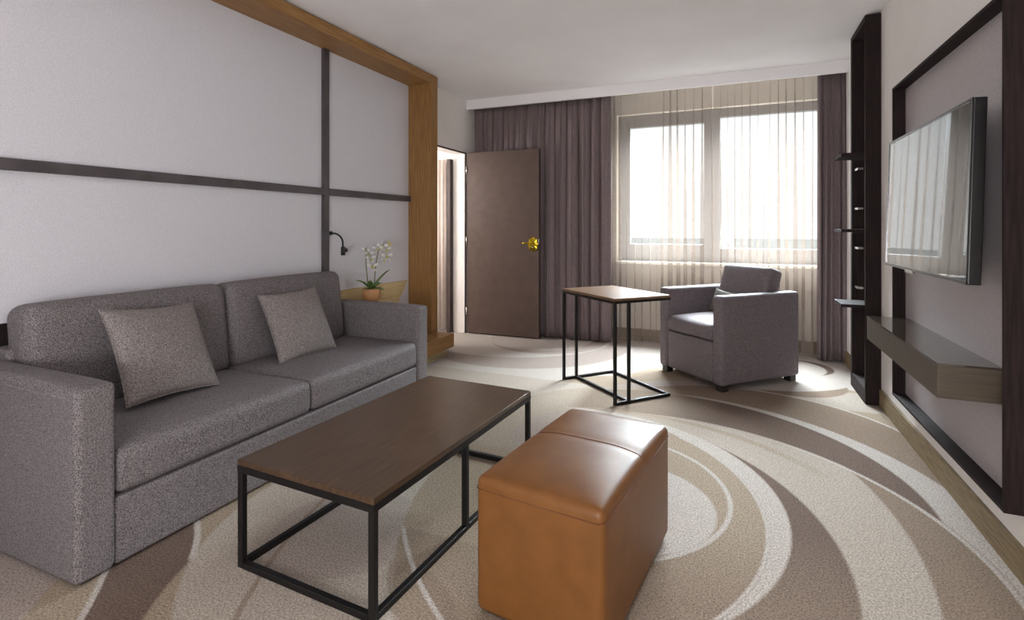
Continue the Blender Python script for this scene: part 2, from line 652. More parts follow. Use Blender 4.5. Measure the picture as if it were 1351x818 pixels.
bm = bmesh.new()                                   # left wall: behind the panel, then the stretch with the doorway
add_box(bm, -3.1, XP - 0.03, YF, 4.30, 0, ZC)
add_box(bm, XL - 0.15, XL, 4.30, 4.56, 0, ZC)
add_box(bm, XL - 0.15, XL, 4.56, 5.26, 2.035, ZC)
add_box(bm, XL - 0.15, XL, 5.26, YB, 0, ZC)
structure(link_mesh('wall_left', bm, 'wall_paint'), 'white wall with the doorway beyond the wooden post', 'wall')

WX0, WX1, WZ0, WZ1 = -1.19, 0.86, 0.84, 2.42
bm = bmesh.new()                                   # back wall with the window opening
add_box(bm, XL, WX0, YB, YB + 0.2, 0, ZC)
add_box(bm, WX1, XR, YB, YB + 0.2, 0, ZC)
add_box(bm, WX0, WX1, YB, YB + 0.2, 0, WZ0)
add_box(bm, WX0, WX1, YB, YB + 0.2, WZ1, ZC)
structure(link_mesh('wall_back', bm, 'back_wall_paint'), 'wall with the window behind the sheer curtains', 'wall')

bm = bmesh.new()                                   # wall behind the photographer
add_box(bm, -4.6, 1.1, YF - 0.15, YF, 0, ZC)
add_box(bm, -3.2, -3.1, YF, 4.30, 0, ZC)
structure(link_mesh('wall_front', bm, 'wall_paint'), 'wall behind the viewer', 'wall')

structure(box('trim_1', XL, XR, 5.29, 5.325, 2.545, ZC, 'ceiling_paint'), 'white curtain pelmet board under the ceiling', 'pelmet')

# baseboards
structure(box('baseboard_right', 0.885, XR, YF, 4.19, 0, 0.115, 'skirting_wood', bev=0.002), 'brown wooden skirting along the television wall', 'baseboard')
structure(box('baseboard_right.001', 0.885, XR, 4.70, YB, 0, 0.115, 'skirting_wood', bev=0.002), 'brown wooden skirting beyond the shelf tower', 'baseboard')
structure(box('baseboard_back', XL, XR, YB - 0.015, YB, 0, 0.115, 'skirting_wood', bev=0.002), 'brown wooden skirting under the window', 'baseboard')

# doorway lining, and the passage beyond it
bm = bmesh.new()
add_box(bm, XL - 0.006, XL + 0.006, 4.545, 4.56, 0, 2.05)
add_box(bm, XL - 0.006, XL + 0.006, 4.56, 5.275, 2.035, 2.05)
add_box(bm, XL - 0.006, XL + 0.006, 5.26, 5.275, 0, 2.05)
structure(link_mesh('trim_2', bm, 'door_edge_brown'), 'thin dark line round the doorway', 'door trim')
bm = bmesh.new()
add_box(bm, -2.985, -2.984 + 0.148, 5.262, 5.30, 0, 2.034)
structure(link_mesh('trim_3', bm, 'jamb_paint'), 'pale jamb of the doorway', 'door jamb')
bm = bmesh.new()
add_box(bm, -4.5, -2.98, 5.27, 5.35, 0, ZC)
add_box(bm, -4.6, -4.5, 3.2, 5.35, 0, ZC)
add_box(bm, -4.5, -3.1, 3.2, 3.3, 0, ZC)
structure(link_mesh('wall_passage', bm, 'wall_paint'), 'white walls of the room seen through the doorway', 'wall')
bm = bmesh.new()
add_box(bm, -3.036, -2.990, 5.20, 5.268, 0.0, 1.98, 0.003)
tag(link_mesh('door_post', bm, 'door_edge_brown'), 'narrow brown upright standing just inside the doorway', 'post')
bm = bmesh.new()
pts = []
for i in range(61):
    x = -3.52 + 0.47 * i / 60
    pts.append((x, 5.215 + 0.016 * math.sin(i * 0.9)))
lo = [bm.verts.new((x, y, 0.03)) for x, y in pts]
hi = [bm.verts.new((x, y, 1.98)) for x, y in pts]
for i in range(60):
    bm.faces.new((lo[i], lo[i + 1], hi[i + 1], hi[i]))
lo2 = [bm.verts.new((x, y + 0.008, 0.03)) for x, y in pts]
hi2 = [bm.verts.new((x, y + 0.008, 1.98)) for x, y in pts]
for i in range(60):
    bm.faces.new((lo2[i + 1], lo2[i], hi2[i], hi2[i + 1]))
    bm.faces.new((hi[i], hi[i + 1], hi2[i + 1], hi2[i]))
    bm.faces.new((lo[i + 1], lo[i], lo2[i], lo2[i + 1]))
bm.faces.new((lo[0], hi[0], hi2[0], lo2[0]))
bm.faces.new((lo[-1], lo2[-1], hi2[-1], hi[-1]))
tag(link_mesh('passage_curtain', bm, 'beige_cloth', smooth=True), 'pale pinkish curtain hanging beyond the doorway', 'curtain')

# ------------------------------------------------------------------ window
win = thing('window_1', 'wide two-part window behind the sheer curtains', 'window', (0, 0, 0))
win['kind'] = 'structure'
FY0, FY1 = 5.77, 5.84
G1 = (-1.06, -0.30, 1.02, 2.285)
G2 = (-0.146, 0.80, 0.985, 2.33)
bm = bmesh.new()
add_box(bm, WX0, G1[0], FY0, FY1, WZ0, WZ1)
add_box(bm, G1[0], G1[1], FY0, FY1, WZ0, G1[2])
add_box(bm, G1[0], G1[1], FY0, FY1, G1[3], WZ1)
add_box(bm, G1[1], G2[0], FY0 - 0.02, FY1, WZ0, WZ1)
add_box(bm, G2[0], G2[1], FY0, FY1, WZ0, G2[2])
add_box(bm, G2[0], G2[1], FY0, FY1, G2[3], WZ1)
add_box(bm, G2[1], WX1, FY0, FY1, WZ0, WZ1)
link_mesh('window_frame', bm, 'window_frame', win)
box('glass_pane', G1[0], G1[1], 5.80, 5.806, G1[2], G1[3], 'window_glass', win)
box('glass_pane', G2[0], G2[1], 5.80, 5.806, G2[2], G2[3], 'window_glass', win)
box('window_sill', WX0 - 0.05, WX1, 5.60, FY0, WZ0 - 0.03, WZ0, 'sill_stone', win, bev=0.004)

# far hazy land and tree line outside, below eye level (the room is high up)
structure(box('trim_ground_outside', -900, 900, 60, 1600, -30.5, -30, 'hazy_land'), 'hazy flat land far below the window', 'land')
bpy.data.objects['trim_ground_outside'].name = 'land_outside'
rt = random.Random(3)
tree_line = bmesh.new()
prev = None
N_ = 260
for k in range(N_ + 1):
    x = -420 + 700 * k / N_
    hgt = 5 + 5 * abs(math.sin(k * 0.19)) + 3 * rt.random() + (6 if k % 37 < 4 else 0)
    ring = [tree_line.verts.new((x, 395 + 6 * math.sin(k), -30)), tree_line.verts.new((x, 398, -30 + hgt)), tree_line.verts.new((x, 420, -30 + hgt * 0.9)), tree_line.verts.new((x, 425, -30))]
    if prev:
        for j in range(3):
            tree_line.faces.new((prev[j], ring[j], ring[j + 1], prev[j + 1]))
    prev = ring
o = link_mesh('tree_line', tree_line, 'hazy_trees', smooth=True)
o['kind'] = 'stuff'
o['label'] = 'hazy line of distant trees outside the window'
o['category'] = 'trees'


# ------------------------------------------------------------------ curtains
def curtain(name, x0, x1, y, z0, z1, mat, folds, amp, seed, label, group, over=0.0, top_amp=0.4, thick=0.0, lean=0.0, nper=14, hem=0.0, cusp=False):
    """hanging cloth: a folded path swept from hem to heading; folds deepen towards the hem"""
    rr = random.Random(seed)
    nx = int(folds * nper)
    ph = []
    wts = [0.75 + 0.5 * rr.random() for _ in range(folds)]
    tot = sum(wts)
    amps = [0.7 + 0.6 * rr.random() for _ in range(folds)]
    ovs = [0.5 + rr.random() for _ in range(folds)]
    drift = [rr.uniform(-1, 1) for _ in range(folds + 1)]
    bm = bmesh.new()
    nz_ = 22
    rows = []
    for j in range(nz_ + 1):
        s = j / nz_
        z = z0 + (z1 - z0) * s
        grow = top_amp + (1 - top_amp) * min(1.0, (1 - s) * 2.2)
        row = []
        acc = 0.0
        for f in range(folds):
            w0 = wts[f] / tot * (x1 - x0)
            for k in range(nper):
                q = k / nper
                a = q * 2 * PI
                d = (drift[f] * (1 - q) + drift[f + 1] * q) * 0.018 * (1 - s) * (1 if 0 < f else q) * (1 if f < folds - 1 else 1 - q)
                x = x0 + acc + w0 * q + over * ovs[f] * math.sin(a * 2) * -0.5 * grow + d
                cs = math.cos(a) if not cusp else 1 - 2 * abs(math.sin(a / 2)) ** 0.75
                yy = y + amp * amps[f] * grow * cs + 0.15 * amp * math.sin(3 * a + f) + lean * (1 - s)
                row.append(bm.verts.new((x, yy, z + (hem * math.sin(f * 1.7 + a) if j == 0 else 0))))
            acc += w0
        row.append(bm.verts.new((x1, y + amp * amps[-1] * grow, z)))
        rows.append(row)
    for j in range(nz_):
        for k in range(len(rows[0]) - 1):
            bm.faces.new((rows[j][k], rows[j][k + 1], rows[j + 1][k + 1], rows[j + 1][k]))
    o = link_mesh(name, bm, mat, smooth=True)
    if thick:
        md_ = o.modifiers.new('cloth thickness', 'SOLIDIFY')
        md_.thickness = thick
        md_.offset = 0
    tag(o, label, 'curtain', group)
    return o


curtain('blackout_curtain', -2.80, -1.20, 5.415, 0.012, 2.60, 'drape', 13, 0.060, 5,
        'wide mauve-grey blackout curtain hanging behind the open brown door', 'blackout curtains', over=0.03, cusp=True, thick=0.003, hem=0.004)
curtain('blackout_curtain', 0.685, 0.896, 5.44, 0.012, 2.60, 'drape', 5, 0.05, 9,
        'narrow mauve-grey blackout curtain beside the dark shelf tower', 'blackout curtains', over=0.03, cusp=True, thick=0.003, hem=0.004)
curtain('sheer_curtain', -1.24, -0.222, 5.53, 0.015, 2.62, 'sheer_cloth', 7, 0.022, 21,
        'beige sheer curtain over the left window pane, behind the side table', 'sheer curtains', over=0.055, top_amp=0.5, hem=0.004, nper=18)
curtain('sheer_curtain', -0.198, 0.83, 5.53, 0.015, 2.62, 'sheer_cloth', 8, 0.022, 33,
        'beige sheer curtain over the right window pane, behind the armchair', 'sheer curtains', over=0.055, top_amp=0.5, hem=0.004, nper=18)
bm = bmesh.new()
add_box(bm, XL + 0.02, XR - 0.02, 5.39, 5.44, 2.605, ZC)
add_box(bm, XL + 0.02, XR - 0.02, 5.50, 5.55, 2.622, ZC)
tag(link_mesh('curtain_track', bm, 'ceiling_paint'), 'white ceiling track the curtains hang from behind the pelmet', 'curtain track')

# ------------------------------------------------------------------ open door
door = thing('door_1', 'open brown door leaf standing in front of the mauve curtain', 'door', (-2.80, 5.255, 0))
door['kind'] = 'structure'
bm = bmesh.new()
add_box(bm, 0.0, 0.865, 0.0, 0.042, 0.012, 2.045, 0.002)
link_mesh('door_leaf', bm, 'door_brown', door)
bm = bmesh.new()
add_box(bm, 0.862, 0.868, -0.001, 0.043, 0.012, 2.045)
link_mesh('edge_strip', bm, 'door_edge_brown', door)
for zz in (0.25, 1.05, 1.85):
    tube('hinge', [(-0.006, -0.004, zz - 0.045), (-0.006, -0.004, zz + 0.045)], 0.008, 'steel', door)
hd = thing('door_handle', 'x', 'x', (0.80, 0, 1.02))
del hd['label'], hd['category']
hd.parent = door
bm = bmesh.new()                                   # ornate round-edged brass escutcheon
prof = []
for k in range(40):
    a = 2 * PI * k / 40
    r = 0.070 * (1 + 0.07 * math.cos(8 * a))
    prof.append((r * 0.85 * math.cos(a), r * 1.15 * math.sin(a)))
f0 = [bm.verts.new((x, -0.001, z)) for x, z in prof]
f1 = [bm.verts.new((x * 0.92, -0.010, z * 0.92)) for x, z in prof]
f2 = [bm.verts.new((x * 0.5, -0.016, z * 0.5)) for x, z in prof]
for a, b_ in ((f0, f1), (f1, f2)):
    for k in range(40):
        bm.faces.new((a[k], a[(k + 1) % 40], b_[(k + 1) % 40], b_[k]))
bm.faces.new(f2)
bm.faces.new(f0[::-1])
link_mesh('escutcheon', bm, 'brass', hd, smooth=False)
tube('spindle', [(0, -0.010, 0.012), (0, -0.055, 0.012)], 0.012, 'brass', hd)
tube('lever', [(0.005, -0.052, 0.012), (-0.04, -0.056, 0.014), (-0.08, -0.054, 0.012), (-0.115, -0.050, 0.010)], 0.009, 'brass', hd, scale_end=0.8)
tube('key_cylinder', [(0, -0.012, -0.035), (0, -0.020, -0.035)], 0.010, 'steel', hd)
box('latch_plate', 0.058, 0.0695, -0.004, 0.03, 0.0, 0.05, 'steel', hd)

# ------------------------------------------------------------------ wooden surround and fabric panel (left wall)
sur = thing('wood_surround', 'brown wooden post and beam framing the grey panel behind the sofa', 'wood surround', (0, 0, 0))
box('post', XP - 0.02, -2.63, 4.215, 4.335, 0.2, ZC - 0.012, 'portal_wood', sur, bev=0.002)
box('beam', XP - 0.02, -2.63, YF, 4.215, 2.555, ZC - 0.012, 'portal_wood_long', sur, bev=0.002)
box('plinth', XP - 0.02, -2.45, 3.26, 4.335, 0.075, 0.2, 'portal_wood_long', sur, bev=0.002)
box('plinth_base', XP - 0.02, -2.485, 3.26, 4.25, 0.0, 0.075, 'skirting_oak', sur)
box('beam_shadow_gap', XP - 0.02, -2.66, YF, 4.335, ZC - 0.012, ZC - 0.0005, 'dark_wood', sur)  # dark strip standing in for the shaded gap between beam and ceiling

pan = thing('wall_panel', 'grey fabric wall panelling with dark cross bars above the sofa', 'wall panel', (0, 0, 0))
YM0, YM1, ZR0, ZR1 = 3.07, 3.125, 1.445, 1.497
for nm, y0, y1, z0, z1 in (('fabric_panel', YF, YM0, ZR1, 2.555), ('fabric_panel', YM1, 4.215, ZR1, 2.555),
                           ('fabric_panel', YF, YM0, 0.0, ZR0), ('fabric_panel', YM1, 4.215, 0.0, ZR0)):
    box(nm, XP - 0.03, XP, y0, y1, z0, z1, 'panel_fabric', pan)
box('vertical_bar', XP - 0.02, XP + 0.028, YM0, YM1, 0.0, 2.555, 'dark_rail', pan, bev=0.002)
box('horizontal_bar', XP - 0.02, XP + 0.03, YF, YM0, ZR0, ZR1, 'dark_rail', pan, bev=0.002)
box('horizontal_bar', XP - 0.02, XP + 0.03, YM1, 4.214, ZR0, ZR1, 'dark_rail', pan, bev=0.002)

# dark low board on the wall behind the sofa's near end
lb = thing('low_wall_board', 'dark brown low board on the wall behind the sofa\'s near end', 'wall board', (0, 0, 0))
box('board', XP, XP + 0.02, YF, 1.6, 0.62, 0.79, 'dark_wood', lb, bev=0.002)
box('board_shadow', XP, XP + 0.014, YF, 1.6, 0.30, 0.62, 'frame_metal', lb)  # near-black sheet painting in the shade below the board

# pale oak board and bedside shelf beyond the sofa
prism('oak_board', [(3.26, 0.50), (4.02, 0.50), (4.175, 0.70), (3.26, 0.70)], 'x', XP, XP + 0.018, 'pale_oak')
tag(bpy.data.objects['oak_board'], 'pale oak board with a slanted end on the wall behind the orchid', 'wall board')
ns = thing('nightstand', 'pale oak nightstand mostly hidden behind the sofa\'s far arm, under the orchid', 'nightstand', (0, 0, 0))
box('body', XP + 0.02, -2.64, 3.28, 3.66, 0.201, 0.565, 'pale_oak', ns, bev=0.003)
box('top', XP + 0.02, -2.62, 3.27, 3.68, 0.565, 0.585, 'pale_oak', ns, bev=0.003)
dr = box('drawer', -2.641, -2.628, 3.30, 3.64, 0.30, 0.54, 'pale_oak', ns, bev=0.003)
tube('drawer_knob', [(-2.63, 3.47, 0.42), (-2.612, 3.47, 0.42)], 0.012, 'steel', dr)

# reading lamp
rl = thing('reading_lamp', 'small black gooseneck reading lamp on the panel bar beside the orchid', 'lamp', (0, 0, 0))
box('wall_mount', XP + 0.001, XP + 0.05, YM1 + 0.001, YM1 + 0.012, 1.14, 1.17, 'black_plastic', rl, bev=0.003)
lx = XP + 0.045
neck = []
for k in range(15):
    a = PI / 2 * k / 14
    neck.append((lx + 0.05 * math.sin(a), YM1 + 0.015 + 0.055 * math.sin(a), 1.155 - 0.075 * (1 - math.cos(a))))
neck = [(lx, YM1 + 0.012, 1.155)] + neck[1:] + [(lx + 0.052, YM1 + 0.072, 1.03)]
tube('gooseneck', neck, 0.0075, 'black_plastic', rl)
hp = neck[-1]
bm = bmesh.new()
add_tube(bm, [(hp[0], hp[1], hp[2] + 0.02), (hp[0], hp[1], hp[2] - 0.045)], 0.017, 16)
add_tube(bm, [(hp[0], hp[1], hp[2] - 0.01), (hp[0] + 0.01, hp[1] + 0.03, hp[2] - 0.005)], 0.016, 14)
link_mesh('lamp_head', bm, 'black_plastic', rl, smooth=True)

# ------------------------------------------------------------------ orchid
orc = thing('potted_orchid', 'white orchid in a copper pot on the nightstand by the wall', 'plant', (-2.735, 3.475, 0.585))
lathe('pot', [(0.045, 0.0), (0.058, 0.012), (0.072, 0.05), (0.076, 0.09), (0.074, 0.118), (0.069, 0.118), (0.067, 0.10)], 'pot_copper', orc)
lathe('soil', [(0.066, 0.092), (0.066, 0.104), (0.04, 0.110)], 'soil', orc)


def leaf(parent, ang, length, width, up, droop):
    bm = bmesh.new()
    rows = []
    for i in range(11):
        s = i / 10
        wd = width * math.sin(PI * min(1, 0.12 + 0.88 * s)) ** 0.7 * (1 if s < 0.97 else 0.35)
        r = length * s
        z = 0.105 + up * s - droop * s * s
        row = []
        for q in (-1, -0.5, 0, 0.5, 1):
            lx_, ly_ = r * 0.75, q * wd
            row.append((lx_ * math.cos(ang) - ly_ * math.sin(ang), lx_ * math.sin(ang) + ly_ * math.cos(ang), z + 0.25 * wd * abs(q)))
        rows.append([bm.verts.new(p) for p in row])
    for i in range(10):
        for k in range(4):
            bm.faces.new((rows[i][k], rows[i][k + 1], rows[i + 1][k + 1], rows[i + 1][k]))
    o = link_mesh('leaf', bm, 'leaf_green', parent, smooth=True)
    s_ = o.modifiers.new('t', 'SOLIDIFY')
    s_.thickness = 0.004
    return o


for ang, ln, wd, up, dr_ in ((0.9, 0.20, 0.026, 0.22, 0.06), (1.5, 0.16, 0.026, 0.10, 0.05), (-1.9, 0.19, 0.024, 0.16, 0.07),
                             (-1.3, 0.14, 0.024, 0.07, 0.05), (0.2, 0.15, 0.026, 0.05, 0.05), (-0.5, 0.13, 0.022, 0.12, 0.08), (2.4, 0.10, 0.022, 0.10, 0.03)):
    leaf(orc, ang, ln, wd, up, dr_)

stems = [[(0.0, -0.035, 0.10), (0.0, -0.05, 0.20), (0.0, -0.065, 0.32), (0.005, -0.075, 0.41), (0.015, -0.085, 0.455)],
         [(0.01, 0.02, 0.10), (0.012, 0.03, 0.22), (0.015, 0.045, 0.34), (0.02, 0.065, 0.42), (0.04, 0.10, 0.465), (0.06, 0.15, 0.485)]]
for s in stems:
    tube('stem', s, 0.0042, 'stem_green', orc, seg=8, scale_end=0.6)


def flower(parent, loc, yaw, size, pitch=0.0):
    fl = bpy.data.objects.new('flower', None)
    C.objects.link(fl)
    fl.parent = parent
    fl.location = loc
    fl.rotation_euler = (0, pitch, yaw)
    bm = bmesh.new()
    for a, ln, wd in ((PI / 2, 1.0, 0.55), (PI / 2 + 1.26, 1.0, 0.85), (PI / 2 - 1.26, 1.0, 0.85), (PI / 2 + 2.5, 0.95, 0.5), (PI / 2 - 2.5, 0.95, 0.5)):
        n = 8
        cen = bm.verts.new((0.004, 0, 0))
        ring = []
        for k in range(n + 1):
            s = k / n
            b_ = -1 + 2 * s
            rad = size * ln * (0.25 + 0.75 * math.cos(b_ * PI / 2) ** 0.6)
            aa = a + b_ * wd * 0.62
            ring.append(bm.verts.new((0.002 + 0.10 * rad * math.cos(b_ * 2), rad * math.cos(aa), rad * math.sin(aa))))
        for k in range(n):
            bm.faces.new((cen, ring[k], ring[k + 1]))
    p = link_mesh('petals', bm, 'petal_white', fl, smooth=True)
    s_ = p.modifiers.new('t', 'SOLIDIFY')
    s_.thickness = 0.0018
    bm = bmesh.new()
    bmesh.ops.create_uvsphere(bm, u_segments=10, v_segments=8, radius=size * 0.22)
    for v in bm.verts:
        v.co = Vector((v.co.x * 1.2 + size * 0.2, v.co.y * 0.7, v.co.z - size * 0.1))
    link_mesh('lip', bm, 'petal_yellow', fl, smooth=True)


for loc, yaw, sz in (((0.03, -0.075, 0.40), -0.9, 0.036), ((0.03, -0.045, 0.365), -0.3, 0.038), ((0.035, -0.03, 0.30), -0.5, 0.044), ((0.02, -0.10, 0.435), -1.3, 0.026),
                     ((0.045, 0.085, 0.455), -0.5, 0.044), ((0.055, 0.12, 0.425), -0.3, 0.046), ((0.055, 0.13, 0.375), -0.7, 0.042), ((0.04, 0.03, 0.44), -0.9, 0.038),
                     ((0.05, 0.10, 0.34), -0.2, 0.030)):
    flower(orc, loc, yaw, sz * 1.2)
for p0 in ((0.06, 0.155, 0.487), (0.055, 0.175, 0.470)):
    bm = bmesh.new()
    bmesh.ops.create_uvsphere(bm, u_segments=8, v_segments=6, radius=0.011)
    link_mesh('bud', bm, 'petal_yellow', orc, smooth=True, loc=p0)

# ------------------------------------------------------------------ sofa
SX, SB = -1.99, -2.86
SY0, SY1 = 1.015, 3.155
sofa = thing('sofa', 'long grey tweed two-seat sofa against the panelled wall', 'sofa', (0, 0, 0))
AW = 0.125
soft_box('armrest', SB, SX, SY0, SY0 + AW, 0.012, 0.662, 0.022, 'sofa_fabric', sofa, puff={'+z': 0.008})
soft_box('armrest', SB, SX, SY1 - AW, SY1, 0.012, 0.652, 0.022, 'sofa_fabric', sofa, puff={'+z': 0.008})
soft_box('base', SB, SX - 0.012, SY0 + AW, SY1 - AW, 0.012, 0.248, 0.012, 'sofa_fabric', sofa)
soft_box('back_frame', SB, -2.70, SY0 + AW, SY1 - AW, 0.24, 0.70, 0.02, 'sofa_fabric', sofa)
ym = 2.065
for y0, y1 in ((SY0 + AW + 0.003, ym - 0.002), (ym + 0.002, SY1 - AW - 0.003)):
    soft_box('seat_cushion', -2.66, SX - 0.002, y0, y1, 0.253, 0.415, 0.035, 'sofa_fabric', sofa, puff={'+z': 0.016, '+x': 0.006})


def back_cushion(y0, y1):
    cx_, hz = -2.66, 0.25
    rot = Matrix.Translation((-2.575, 0, 0.40)) @ Matrix.Rotation(math.radians(-7), 4, 'Y') @ Matrix.Translation((2.575, 0, -0.40))
    return soft_box('back_cushion', -2.745, -2.57, y0, y1, 0.405, 0.893, 0.055, 'sofa_fabric', sofa, puff={'+x': 0.022, '+z': 0.006}, xf=rot)


back_cushion(SY0 + AW + 0.02, ym + 0.01)
back_cushion(ym + 0.014, SY1 - AW - 0.03)
for yy in (SY0 + 0.06, SY1 - 0.06):
    for xx in (SB + 0.06, SX - 0.06):
        box('foot', xx - 0.03, xx + 0.03, yy - 0.03, yy + 0.03, 0.0, 0.014, 'foot_black', sofa)
# piping line between arm top and side
for yy in (SY0 + 0.002, SY1 - 0.002):
    tube('piping', [(SB + 0.03, yy, 0.630), (SX - 0.02, yy, 0.630)], 0.0035, 'sofa_fabric', sofa, seg=8)


# ------------------------------------------------------------------ throw cushions
def pillow_mesh(hx, hz, T, n=22, pinch=0.07):
    bm = bmesh.new()
    front, back = {}, {}
    for i in range(n + 1):
        for j in range(n + 1):
            u = -1 + 2 * i / n
            v = -1 + 2 * j / n
            u_ = math.sin(u * PI / 2) * 0.6 + u * 0.4
            v_ = math.sin(v * PI / 2) * 0.6 + v * 0.4
            x = hx * u_ * (1 - pinch * (1 - v_ * v_))
            z = hz * v_ * (1 - pinch * (1 - u_ * u_))
            t = T * (max(0, 1 - u_ ** 2) * max(0, 1 - v_ ** 2)) ** 0.45
            edge = i in (0, n) or j in (0, n)
            front[i, j] = bm.verts.new((x, -t, z))
            back[i, j] = front[i, j] if edge else bm.verts.new((x, t, z))
    for i in range(n):
        for j in range(n):
            bm.faces.new((front[i, j], front[i + 1, j], front[i + 1, j + 1], front[i, j + 1]))
            bm.faces.new((back[i, j], back[i, j + 1], back[i + 1, j + 1], back[i + 1, j]))
    return bm


def seam_pts(hx, hz, pinch=0.07, n=16):
    pts = []
    for side in range(4):
        for k in range(n):
            s = -1 + 2 * k / n
            if side == 0:
                u, v = s, -1
            elif side == 1:
                u, v = 1, s
            elif side == 2:
                u, v = -s, 1
            else:
                u, v = -1, -s
            u_ = math.sin(u * PI / 2) * 0.6 + u * 0.4
            v_ = math.sin(v * PI / 2) * 0.6 + v * 0.4
            pts.append((hx * u_ * (1 - pinch * (1 - v_ * v_)), 0, hz * v_ * (1 - pinch * (1 - u_ * u_))))
    pts.append(pts[0])
    return pts


def throw_cushion(name, label, loc, mtx, h, T, mat, group=None):
    root = thing(name, label, 'cushion', (0, 0, 0), 0, group)
    root.matrix_world = Matrix.Translation(loc) @ mtx
    link_mesh('cover', pillow_mesh(h, h, T), mat, root, smooth=True)
    tube('seam', seam_pts(h, h), 0.003, mat, root, seg=6)
    return root


# local -y is the front face; turn it to +x, tilt back, roll a little
def cushion_matrix(yaw, tilt, roll):
    return Matrix.Rotation(yaw, 4, 'Z') @ Matrix.Rotation(tilt, 4, 'X') @ Matrix.Rotation(roll, 4, 'Y')


throw_cushion('throw_cushion', 'square grey-brown cushion leaning on the sofa\'s near back cushion', (-2.41, 1.575, 0.640),
              cushion_matrix(1.651, -0.49, 0.064), 0.219, 0.07, 'cushion_fabric', 'cushions on the sofa')
throw_cushion('throw_cushion', 'square light grey cushion leaning on the sofa\'s far back cushion', (-2.455, 2.43, 0.614),
              cushion_matrix(1.49, -0.444, -0.02), 0.214, 0.07, 'cushion_fabric', 'cushions on the sofa')

# ------------------------------------------------------------------ coffee table
ct = thing('coffee_table', 'long low coffee table with dark wood top on a black metal frame, before the sofa', 'table', (-1.280, 1.880, 0), math.radians(-3.0))
W2, L2, B = 0.308, 0.580, 0.023
box('tabletop', -W2, W2, -L2, L2, 0.361, 0.382, 'table_wood', ct, bev=0.002)


def bar(name, x0, x1, y0, y1, z0, z1, parent):
    return box(name, x0, x1, y0, y1, z0, z1, 'frame_metal', parent, bev=0.002, seg=1)


bm = bmesh.new()
ZL = 0.337
add_box(bm, -W2, W2, -L2, -L2 + B, ZL, 0.361)
add_box(bm, -W2, W2, L2 - B, L2, ZL, 0.361)
add_box(bm, -W2, -W2 + B, -L2 + B, L2 - B, ZL, 0.361)
add_box(bm, W2 - B, W2, -L2 + B, L2 - B, ZL, 0.361)
link_mesh('top_frame', bm, 'frame_metal', ct)
for xs in (-1, 1):
    for yy in (-L2, 0.0 - B / 2 - 0.03, L2 - B):
        x0 = -W2 if xs < 0 else W2 - B
        bar('leg', x0, x0 + B, yy, yy + B, 0.0, ZL, ct)
    x0 = -W2 if xs < 0 else W2 - B
    bar('base_rail', x0, x0 + B, -L2 + B, -0.03 - B / 2, 0.0, B, ct)
    bar('base_rail', x0, x0 + B, -0.03 + B / 2, L2 - B, 0.0, B, ct)
bar('base_rail', -W2 + B, W2 - B, -L2, -L2 + B, 0.0, B, ct)
bar('base_rail', -W2 + B, W2 - B, L2 - B, L2, 0.0, B, ct)

# ------------------------------------------------------------------ ottoman
ott = thing('ottoman', 'tan leather box ottoman in front of the coffee table', 'ottoman', (-0.491, 1.783, 0), math.radians(-7.1))
OW, OL = 0.209, 0.362


def crown(p, h):
    q = p.copy()
    if q.z > 0:
        s = abs(q.y - SEAM) / 0.02
        q.z -= 0.004 * math.exp(-s * s)           # the seam across the top pulls in
    return q


SEAM = 0.03
soft_box('body', -OW, OW, -OL, OL, 0.012, 0.428, 0.022, 'leather', ott, puff={'+z': 0.024, '-y': 0.004, '+x': 0.004, '-x': 0.004}, n=26, bend=crown)
zz = 0.392
sp = []
rc = 0.020
for cx_, cy_, a0 in ((OW - rc, -OL + rc, -PI / 2), (OW - rc, OL - rc, 0), (-OW + rc, OL - rc, PI / 2), (-OW + rc, -OL + rc, PI)):
    for k in range(4):
        a = a0 + PI / 2 * k / 3
        sp.append((cx_ + (rc + 0.0022) * math.cos(a), cy_ + (rc + 0.0022) * math.sin(a), zz))
sp.append(sp[0])
tube('edge_stitching', sp, 0.0016, 'stitch', ott, seg=6)
ts = []
for k in range(25):
    x = -OW + 0.012 + (2 * OW - 0.024) * k / 24
    u = (x / OW)
    e = abs(x) - (OW - 0.022)
    dz = 0 if e < 0 else -(0.022 - math.sqrt(max(0, 0.022 ** 2 - e ** 2)))
    ts.append((x, SEAM, 0.4248 + 0.024 * max(0, 1 - u ** 4) + dz))
tube('top_stitching', ts, 0.0016, 'stitch', ott, seg=6)
for xx in (-OW + 0.05, OW - 0.05):
    for yy in (-OL + 0.05, OL - 0.05):
        box('foot', xx - 0.025, xx + 0.025, yy - 0.025, yy + 0.025, 0.0, 0.014, 'foot_black', ott)

# ------------------------------------------------------------------ side table
stb = thing('side_table', 'tall slim side table with brown top on thin black legs, beside the armchair', 'table', (-0.841, 3.905, 0), math.radians(48.7))
HX, HY, T_ = 0.243, 0.340, 0.02
ZT = 0.72
bm = bmesh.new()
add_box(bm, -HX, HX, -HY, HY, ZT - 0.018, ZT, 0.003)
link_mesh('tabletop', bm, 'side_table_wood', stb)
bm = bmesh.new()
add_box(bm, -HX, HX, -HY, -HY + T_, ZT - 0.036, ZT - 0.018)
add_box(bm, -HX, HX, HY - T_, HY, ZT - 0.036, ZT - 0.018)
add_box(bm, -HX, -HX + T_, -HY + T_, HY - T_, ZT - 0.036, ZT - 0.018)
add_box(bm, HX - T_, HX, -HY + T_, HY - T_, ZT - 0.036, ZT - 0.018)
link_mesh('top_frame', bm, 'frame_metal', stb)
IX = -HX + 0.115
for yy in (-HY, HY - T_):
    bar('leg', -HX, -HX + T_, yy, yy + T_, 0.0, ZT - 0.036, stb)
    bar('leg', IX, IX + T_, yy, yy + T_, T_, ZT - 0.036, stb)
    bar('base_rail', -HX + T_, HX - T_, yy, yy + T_, 0.0, T_, stb)
